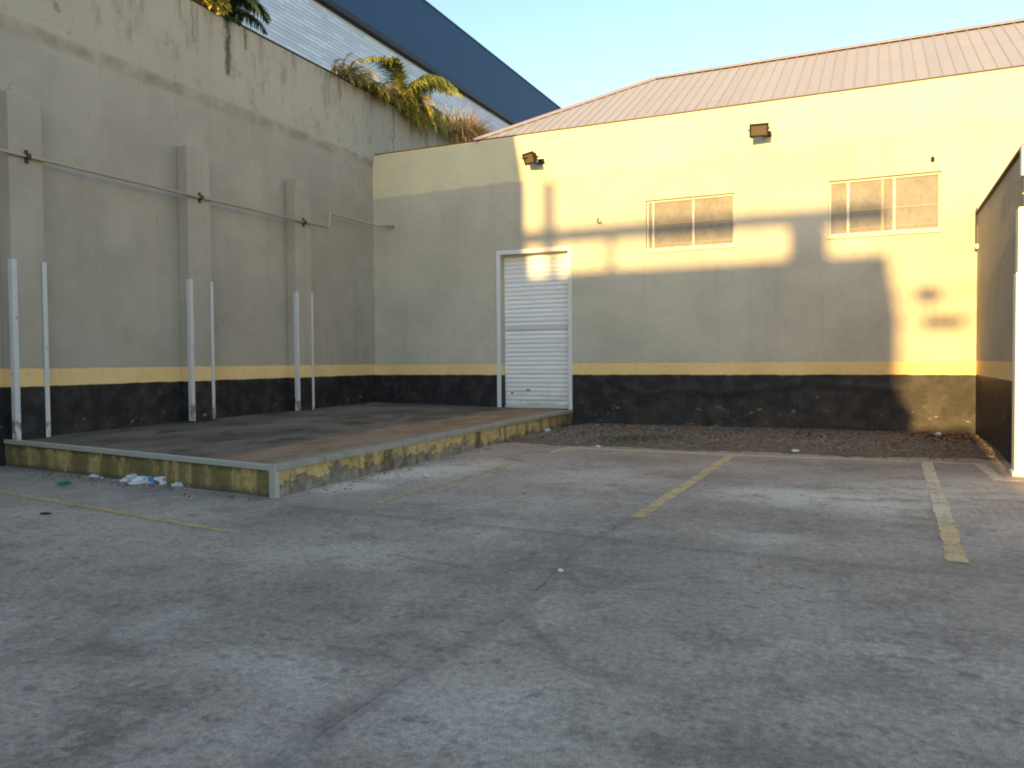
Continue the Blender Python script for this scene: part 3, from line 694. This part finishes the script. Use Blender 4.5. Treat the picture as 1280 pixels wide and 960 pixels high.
t = empty('wall_lamp', (1.75, 11.95, 4.165), 'small white round lamp on top of the wall end at right', 'lamp')
mb = MB(); mb.tube([(0, 0, 0), (0, 0, .06)], .02, 8); mb.build('stem', M['white'], t, loc=wpos(t))
mb = MB(); mb.tube([(0, 0, .06), (0, -.01, .08), (0, -.01, .12), (0, -.01, .15)], .07, 12, .045); mb.build('lamp_head', M['white'], t, True, loc=wpos(t))
t = empty('wall_clip', (1.72, 17.1, 3.55), 'tiny pale clip with wire where the side wall meets the warehouse', 'clip')
mb = MB(); mb.box(-.05, -.002, -.04, .04, -.04, .04); mb.build('clip_block', M['white'], t, loc=wpos(t)); mb = MB(); mb.tube([(-.03, .05, .0), (-.03, .05, .72)], .012, 6); mb.build('wire', M['clamp'], t, loc=wpos(t))
def leafy(mb, c, sx, sy, sz, n, ln, mi=0, down=.3):
    for _ in range(n):
        while True:
            p = Vector((random.uniform(-1, 1), random.uniform(-1, 1), random.uniform(-1, 1)))
            if p.length < 1: break
        d = (p + Vector((random.uniform(-.6, .6), random.uniform(-.6, .6), random.uniform(-.9, .4)-down))).normalized()
        p = Vector(c) + Vector((p.x*sx, p.y*sy, p.z*sz)); L = ln*random.uniform(.6, 1.3)
        s = d.cross(Vector((random.uniform(-1, 1), random.uniform(-1, 1), random.uniform(-1, 1)))).normalized()*L*.28
        k = d.cross(s).normalized()*L*.06
        mb.face([p, p + d*L*.5 + s + k, p + d*L, p + d*L*.5 - s + k], mi)
t = empty('overhanging_shrub', (1.95, 11.8, 3.37), 'green shrub sprig poking out above the white pillar', 'plant')
mb = MB(); leafy(mb, (1.98, 11.72, 3.5), .24, .12, .16, 110, .11); mb.build('foliage', M['fern'], t)
mb = MB(); mb.tube([(1.98, 11.78, 3.34), (1.96, 11.75, 3.45), (1.9, 11.7, 3.58)], .012, 6, .005); mb.build('stem', M['stem'], t)

# ------------------------------------------------------------------ tall blue and white building beyond the wall
bb = empty('tall_building', (-24, 35, 0), 'tall blue clad building with white lower siding beyond the left wall', 'building')
BX = -17.; mb = MB(); z = 4.; q = .13; i = 0; pts = []
while z < 13.46: pts += [(BX-.0, z), (BX+.015, z+.03), (BX+.015, z+.09), (BX, z+.115)]; z += q
for (xa, za), (xb, zb) in zip(pts, pts[1:]): mb.face([(xa, 5, za), (xa, 72, za), (xb, 72, zb), (xb, 5, zb)])
mb.build('white_siding', M['siding'], bb)
mb = MB(); mb.box(-40, BX-.02, 5.02, 71.98, 0, 16.28); mb.build('building_body', M['plainbeige'], bb)
mb = MB(); mb.box(BX-.01, BX+.20, 5, 72, 13.54, 13.76); mb.build('gutter_trim', M['trim'], bb, bevel=.02)
mb = MB(); y = 5.; x = BX+.06
while y < 72:
    p = [(x, y), (x+.004, y+.03), (x+.004, y+.10), (x, y+.13), (x, y+1.0)]
    for (xa, ya), (xb, yb) in zip(p, p[1:]): mb.face([(xa, ya, 13.785), (xb, yb, 13.785), (xb, yb, 16.30), (xa, ya, 16.30)])
    y += 1.0
mb.build('blue_cladding', M['blue'], bb)
mb = MB(); mb.box(BX-.3, BX+.09, 4.98, 72.02, 16.303, 16.36); mb.build('parapet_flashing', M['blue'], bb)

# ------------------------------------------------------------------ plants growing on the wall top
def frond(mb, base, d, ln, droop, n=34, leaf=.42, w=.03, mi=0, mr=1, side=None):
    """feather palm frond: a curved rib with two rows of hanging leaflets"""
    p = Vector(base); d = Vector(d).normalized(); pts = [p.copy()]; st = ln/n
    for i in range(n):
        d = (d + Vector((0, 0, -droop/n*(0.4 + 1.6*i/n)))).normalized(); p = p + d*st; pts.append(p.copy())
        if i < 4: continue
        t = i/n; s = d.cross(Vector((0, 0, 1))); s = s.normalized() if s.length > .01 else Vector((1, 0, 0))
        L = leaf*(math.sin(math.pi*min(1, .18+t*.82))**.6)*random.uniform(.8, 1.1)
        for sg in (-1, 1):
            q = (s*sg*.8 + d*.65 + Vector((random.uniform(-.15, .15), random.uniform(-.15, .15), random.uniform(-.1, .45)))).normalized()
            blade(mb, p, q, L, w, 1.0, 3, mi)
    mb.tube(pts, .016, 5, .004, mr)
def frond2(mb, ctrl, n=40, leaf=.5, w=.05, hang=1.4):
    """palm frond along a smooth curve through four control points"""
    a, b, c, e = [Vector(q) for q in ctrl]; pts = []
    for i in range(n+1):
        t = i/n; u = 1-t; pts.append(a*u**3 + b*3*u*u*t + c*3*u*t*t + e*t**3)
    for i in range(4, n+1):
        t = i/n; d = (pts[i]-pts[i-1]).normalized(); sd_ = d.cross(Vector((0, 0, 1)))
        sd_ = sd_.normalized() if sd_.length > .01 else Vector((1, 0, 0))
        L = leaf*(math.sin(math.pi*min(1, .15+t*.83))**.55)
        for sg in (-1, 1):
            for _ in range(3):
                q = sd_*sg*.8 + d*.7 + Vector((random.uniform(-.2, .2), random.uniform(-.2, .2), random.uniform(-.1, .6)))
                blade(mb, pts[i], q, L*random.uniform(.75, 1.1), w, hang, 4, 0)
    mb.tube(pts, .018, 5, .005, 1)
def tuft(mb, c, spread, n, lmin, lmax, droop, bias=(0, 0, 1), w=.014, mi=0, jit=.9):
    for _ in range(n):
        p = Vector(c) + Vector((random.gauss(0, spread[0]), random.gauss(0, spread[1]), random.gauss(0, spread[2])))
        d = Vector(bias) + Vector((random.gauss(0, jit), random.gauss(0, jit), random.gauss(0, jit*.4)))
        blade(mb, p, d, random.uniform(lmin, lmax), w*random.uniform(.7, 1.5), droop*random.uniform(.6, 1.4), 4, mi)
TX = LX-.12
def plant(y, label, name='wall_plant', z=8.36): return empty(name, (TX, y, z), label, 'plant')
t = plant(11.75, 'yellow leaved shrub spilling over the wall top at upper left', 'yellow_shrub')
mb = MB(); leafy(mb, (TX+.12, 11.6, 8.72), .3, .55, .28, 900, .13); leafy(mb, (TX+.18, 11.9, 8.55), .2, .3, .15, 380, .12); leafy(mb, (TX+.15, 11.5, 8.75), .25, .4, .3, 400, .12); mb.build('foliage', M['yellow_leaf'], t)
mb = MB()
for k in range(6): mb.tube([(TX-.1, 11.7+k*.08, 8.2), (TX, 11.6+k*.12, 8.5), (TX+.1, 11.5+k*.16, 8.8)], .014, 5, .006)
mb.build('stem', M['stem'], t)
t = plant(12.6, 'dark green palm drooping beside the yellow shrub at upper left', 'drooping_palm')
mb = MB()
Bv = Vector((TX+.08, 12.0, 8.42))
for e, up, lf in (((.25, 1.25, .22), .5, .36), ((.5, 1.0, .15), .55, .36), ((.15, .95, .55), .5, .34), ((.6, .6, .1), .6, .32), ((.1, 1.35, .05), .35, .3), ((.45, .75, .5), .6, .34), ((.3, .4, .8), .5, .3), ((0, .6, .9), .5, .3), ((.2, 1.15, .4), .45, .34)):
    e = Vector(e); frond2(mb, (Bv, Bv+e*.25+Vector((0, 0, up*.7)), Bv+e*.7+Vector((0, 0, up)), Bv+e), 26, lf, .045, 1.5)
leafy(mb, (TX+.1, 12.4, 8.55), .2, .3, .2, 150, .14)
mb.build('fronds', [M['palm_dark'], M['stem']], t)
t = plant(17.2, 'low olive fern clump lying along the wall top left of the arching palm', 'fern_clump')
mb = MB()
for _ in range(130):
    y = random.uniform(15.9, 18.9); f_ = (y-15.9)/3.
    frond(mb, (TX+random.uniform(-.15, .12), y, 8.38), (random.uniform(.1, .9), random.uniform(-1, .8), random.uniform(.5, 1.2)), random.uniform(.5, .9), random.uniform(1.5, 2.6), 14, .22, .036)
tuft(mb, (TX+.08, 17.5, 8.4), (.1, .5, .03), 260, .2, .55, 1.8, (.3, -.3, .8), .03)
mb.build('fronds', [M['fern'], M['stem']], t)
t = plant(18.7, 'young green palm with two arching fronds on the wall top', 'arching_palm')
mb = MB()
Bv = Vector((TX+.12, 18.75, 8.42))
for c1, c2, e, lf, hg in (((.15, .05, .55), (.60, .35, 1.45), (1.38, .80, .42), .62, 1.7), ((.1, .1, .6), (.5, .55, 1.2), (1.0, .95, .55), .5, 1.5),
                      ((.0, -.1, .6), (-.05, -.6, 1.5), (-.25, -1.45, .85), .5, 1.2), ((.05, -.1, .7), (.1, -.35, 1.3), (.1, -.95, 1.0), .42, 1.0), ((.1, 0, .4), (.3, .1, .9), (.75, .1, .6), .38, 1.5)):
    frond2(mb, (Bv, Bv+Vector(c1), Bv+Vector(c2), Bv+Vector(e)), 44, lf, .062, hg)
mb.tube([(TX+.08, 18.75, 8.2), (TX+.08, 18.75, 8.62)], .06, 8, .035, 1)
mb.build('fronds', [M['palm'], M['stem']], t)
t = plant(19.4, 'bushy golden fern hanging down the wall face below the arching palm', 'hanging_fern')
mb = MB()
for _ in range(78):
    frond(mb, (TX+random.uniform(-.05, .2), random.gauss(19.35, .38), random.uniform(8.36, 8.75)), (random.uniform(.15, .9), random.uniform(-.8, .8), random.uniform(.1, 1.1)), random.uniform(.55, 1.1), random.uniform(2.2, 3.8), 16, .22, .038)
tuft(mb, (TX+.2, 19.5, 8.5), (.08, .35, .2), 260, .3, .7, 2.8, (.5, .1, .5), .022)
mb.build('fronds', [M['yellow_leaf'], M['stem']], t)
t = plant(22.3, 'dry straw coloured grass clump beside the warehouse roof corner', 'dry_grass')
mb = MB()
tuft(mb, (TX+.02, 22.7, 8.42), (.2, .55, .06), 2600, .75, 1.35, 1.75, (.2, .1, 1.15), .04, 0, .72)
tuft(mb, (TX+.12, 22.6, 8.35), (.1, .7, .04), 600, .3, .75, 2.8, (.6, .2, .5), .034, 0, .6)
mb.build('blades', M['dry'], t)
t = plant(21.2, 'grey green dry twigs on the wall top between fern and straw grass', 'twig_clump')
mb = MB(); tuft(mb, (TX+.1, 21.1, 8.35), (.1, .45, .03), 190, .2, .55, 2.2, (.5, -.2, .7), .02)
mb = tag(mb.build('twigs', leaf('grey_twig', (.09, .09, .085), (.2, .195, .18)), t), kind='stuff')

# ------------------------------------------------------------------ litter
def crumple(name, loc, size, mat, label, cat, seed, flat=.45, parts=()):
    rnd = random.Random(seed); bm = bmesh.new(); bmesh.ops.create_icosphere(bm, subdivisions=3, radius=1)
    for v in bm.verts:
        n = mnoise.noise(v.co*1.6 + Vector((seed, 0, 0))); n2 = mnoise.noise(v.co*4 + Vector((0, seed, 0)))
        v.co *= 1 + .5*n + .28*n2; v.co.x *= size[0]; v.co.y *= size[1]; v.co.z = max(v.co.z*size[2], -size[2]*flat)
    z = min(v.co.z for v in bm.verts)
    for v in bm.verts: v.co.z -= z
    me = bpy.data.meshes.new(name); bm.to_mesh(me); bm.free(); me.materials.append(mat)
    o = bpy.data.objects.new(name, me); COL.objects.link(o); o.location = loc; o.rotation_euler.z = rnd.uniform(0, 6)
    return tag(o, label, cat, 'litter scattered on the ground')
film = Mat('thin_white_plastic', .3, .5); film.color(film.mix(film.noise(9, detail=4), (.5, .52, .55), (.8, .82, .84)))
blue = Mat('blue_white_wrapper', .35, .5); blue.color(blue.mix(blue.step(blue.noise(7, detail=3), .47, .53), (.13, .33, .62), (.7, .74, .8)))
crumple('plastic_bag', (-8.05, 7.24, .004), (.16, .12, .085), film.m, 'crumpled clear white plastic bag beside the platform front, right of the blue wrapper', 'plastic bag', 3)
crumple('plastic_bag', (-8.62, 7.2, .004), (.14, .09, .06), film.m, 'small crumpled white bag beside the platform front, left of the blue wrapper', 'plastic bag', 8)
crumple('wrapper', (-8.32, 7.15, .004), (.2, .08, .06), blue.m, 'blue and white plastic wrapper lying in front of the platform', 'wrapper', 5).rotation_euler.z = 1.2
crumple('wrapper', (-8.42, 6.97, .004), (.045, .04, .03), plain('red_plastic', (.5, .03, .04), .4), 'small red wrapper touching the end of the blue wrapper', 'wrapper', 6)
crumple('wrapper', (-9.22, 6.68, .004), (.09, .05, .03), plain('green_plastic', (.015, .24, .07), .35), 'crushed green plastic wrapper left in front of the platform', 'wrapper', 7)
crumple('plastic_bag', (-9.42, 7.25, .004), (.09, .06, .03), film.m, 'flattened white bag scrap at the platform foot behind the green wrapper', 'plastic bag', 9)
crumple('rag', (-7.56, 5.27, .004), (.05, .03, .014), plain('black_rag', (.05, .045, .045), .9), 'black scrap lying on the concrete beyond the left parking line', 'scrap', 10)
crumple('paper_scrap', (-2.03, 5.24, .004), (.02, .016, .012), film.m, 'tiny white paper scrap on the cracked concrete in mid yard', 'scrap', 12)
crumple('crushed_can', (-6.1, 15.1, .03), (.1, .07, .05), plain('pale_blue_scrap', (.45, .5, .6), .5), 'pale bluish scrap at the end of the platform by the wall', 'scrap', 13)
crumple('paper_scrap', (-1.15, 13.3, .02), (.06, .04, .03), film.m, 'white paper scrap on the gravel edge behind the middle parking bay', 'scrap', 14)
crumple('paper_scrap', (-4.32, 12.95, .01), (.05, .035, .025), film.m, 'white paper scrap on the gravel edge near the weeds', 'scrap', 15)
crumple('paper_scrap', (1.05, 16.6, .06), (.07, .05, .04), film.m, 'white paper scrap in the gravel corner by the side wall', 'scrap', 16)
mb = MB()
for _ in range(420):
    t_ = random.random(); 
    if random.random() < .6:
        p = Vector((-11.6, 7.5, 0)).lerp(Vector((-6.1, 6.8, 0)), t_**.7); p.y -= abs(random.gauss(0, .18))
    else:
        p = Vector((-5.95, 7., 0)).lerp(Vector((-6.3, 16, 0)), t_); p.x += abs(random.gauss(0, .22))
    stone(mb, (p.x, p.y, .004), random.choice((.006, .01, .014, .02)))
tag(mb.build('rubble_crumbs', M['stone']), kind='stuff')
mb = MB()
for _ in range(60):
    p = (random.gauss(-8.4, .5), random.gauss(7.15, .12), .008); r = random.uniform(.01, .03); a = random.uniform(0, 6.3)
    d = Vector((math.cos(a), math.sin(a), random.uniform(-.2, .6)))*r; e = Vector((-math.sin(a), math.cos(a), .2))*r*.7; p = Vector(p)+Vector((0, 0, r*.6)); mb.face([p-d, p+e, p+d, p-e])
tag(mb.build('plastic_shreds', film.m), kind='stuff')

crumple('plastic_bag', (-7.72, 7.08, .004), (.07, .05, .035), film.m, 'small white bag scrap in front of the platform, rightmost of the litter there', 'plastic bag', 21)
crumple('paper_scrap', (-8.85, 7.32, .004), (.06, .05, .03), film.m, 'pale paper scrap tucked against the platform front', 'scrap', 22)
crumple('paper_scrap', (-5.3, 8.9, .004), (.06, .035, .02), film.m, 'white paper flake on the pale dusty concrete beside the platform', 'scrap', 23)
# ------------------------------------------------------------------ behind the camera: the buildings whose shadows fall into the yard
T1, T2 = math.tan(R(SUN_AZ)), math.tan(R(SUN_EL))/math.cos(R(SUN_AZ))
def back(x, z, y): return x - (BWY-y)*T1, z + (BWY-y)*T2
ob = empty('opposite_building', (-8, -31, 0), 'beige two storey building across the yard behind the camera', 'building')
OY = -27.; ex, ez = back(.21, 3.55, OY)
mb = MB(); mb.box(-24, ex, OY-9, OY, 0, ez-.2); mb.build('walls', M['plainbeige'], ob)
mb = MB(); mb.box(-24.05, ex+.002, OY-9.05, OY+.06, ez-.197, ez); mb.build('parapet', M['white'], ob)
for k in range(7):
    for zz in (1.2, 4.6):
        x = -22 + k*3.1; mb = MB(); mb.box(x, x+1.4, OY+.003, OY+.05, zz, zz+1.5); w = mb.build('window', M['win'], ob); mb = MB(); mb.box(x+.08, x+1.32, OY+.052, OY+.06, zz+.08, zz+1.42); mb.build('pane', M['glass'], w)
sf = empty('roof_sign_frame', (-5, OY-1, ez), 'rooftop frame of beam and posts on the building behind the camera', 'frame')
b0, bz0 = back(-8.6, 4.36, OY); b1, bz1 = back(-2.2, 4.56, OY); b2, _ = back(.2, 4.3, OY)
_, za = back(0, 4.27, OY); _, zb_ = back(0, 4.60, OY)
mb = MB(); mb.box(b0, b1, OY-.5, OY-.3, za-.02, za+.33); mb.build('thin_beam', M['wood'], sf)
mb = MB(); mb.box(b1+.003, b2, OY-.5, OY-.2, za-.02, zb_-.02); mb.build('thick_beam', M['wood'], sf)
p0, _ = back(-1.66, 0, OY); p1, _ = back(-.88, 0, OY)
mb = MB(); mb.box(p0, p1, OY-.52, OY-.18, ez, za-.022); mb.build('tank_post', M['wood'], sf)
p0, pz = back(-6.95, 5.75, OY)
mb = MB(); mb.box(p0-.14, p0+.14, OY-.8, OY-.55, ez, pz); mb.build('mast', M['wood'], sf)
p0, _ = back(-5.45, 5.75, OY)
mb = MB(); mb.box(p0-.07, p0+.07, OY-.8, OY-.6, ez, za+.1); mb.build('mast', M['wood'], sf)
nb = empty('neighbour_building', (-14, -15, 0), 'plain beige neighbouring building to the left behind the camera', 'building')
NYc = -3.; nx, nz_ = back(-7.80, 7.0, NYc)
mb = MB(); mb.box(-20, nx, NYc-10, NYc-1.2, 0, nz_-.12); mb.build('walls', M['plainbeige'], nb)
mb = MB(); mb.box(-20, nx, NYc-10, NYc-1.0, nz_-.117, nz_); mb.build('roof_slab', M['white'], nb)
for k in range(3):
    x = -19 + k*3.4; mb = MB(); mb.box(x, x+1.5, NYc-1.197, NYc-1.15, 3, 4.6); w = mb.build('window', M['win'], nb); mb = MB(); mb.box(x+.08, x+1.42, NYc-1.149, NYc-1.14, 3.08, 4.52); mb.build('pane', M['glass'], w)
yw = empty('shade_wall', (-1.5, -8, 0), 'unseen plain wall added behind the camera to shade the yard floor', 'wall')
YX, YZ = back(1.66, .10, -8.)  # added wall, its top set to keep low sun off the ground
mb = MB(); mb.box(-5, YX, -8.25, -8, 0, YZ-.1); mb.build('wall_body', M['plainbeige'], yw)
mb = MB(); mb.box(-5.04, YX+.002, -8.29, -7.96, YZ-.097, YZ); mb.build('coping', M['white'], yw)
# bush peeping over the added shade wall
BY = -8.6
t = empty('garden_bush', (back(.5, 0, BY)[0], BY, 0), 'leafy bush growing behind the added shade wall behind the camera', 'bush')
mb = MB()
for x_, z_, r_, n_ in ((.20, .85, .14, 160), (.30, .62, .16, 200), (.42, .36, .20, 300), (.34, .1, .2, 260), (.30, -.4, .3, 300)):
    xx, zz = back(x_, z_, BY); leafy(mb, (xx, BY, zz), r_, r_, r_, n_, .13)
mb.build('foliage', M['palm'], t)
xx, zz = back(.3, .6, BY); mb = MB(); mb.tube([(xx, BY, 0), (xx+.05, BY, 1.8), (xx, BY, zz)], .05, 6, .015); mb.build('trunk', M['stem'], t)
# added pole, cables and boxes, sized to cast shadow blobs on the warehouse
up = empty('shadow_cable_pole', (5.2, OY+1, 0), 'wooden pole added behind the camera to hold cables and boxes that cast shadow blobs', 'pole')
mb = MB(); mb.tube([(5.2, OY+1, 0), (5.2, OY+1, 10)], .14, 10, .1); mb.build('post', M['wood'], up)
xx, zz = back(.9, 2.70, OY+1); x2, z2 = back(1.17, 2.17, OY+1)
mb = MB(); mb.tube([(ex-.1, OY+1, zz+.05), (xx, OY+1, zz), (5.2, OY+1, zz+.5)], .03, 6); mb.build('upper_cable', M['cable'], up)
mb = MB(); mb.tube([(ex-.1, OY+1, z2+.02), (x2, OY+1, z2), (5.2, OY+1, z2+.5)], .025, 6); mb.build('lower_cable', M['cable'], up)
mb = MB(); mb.box(xx-.22, xx+.22, OY+.9, OY+1.1, zz-.15, zz+.15); mb.build('shadow_box', M['cable'], up, bevel=.03)
mb = MB(); mb.box(x2-.36, x2+.36, OY+.92, OY+1.08, z2-.12, z2+.12); mb.build('shadow_joint', M['cable'], up, bevel=.03)
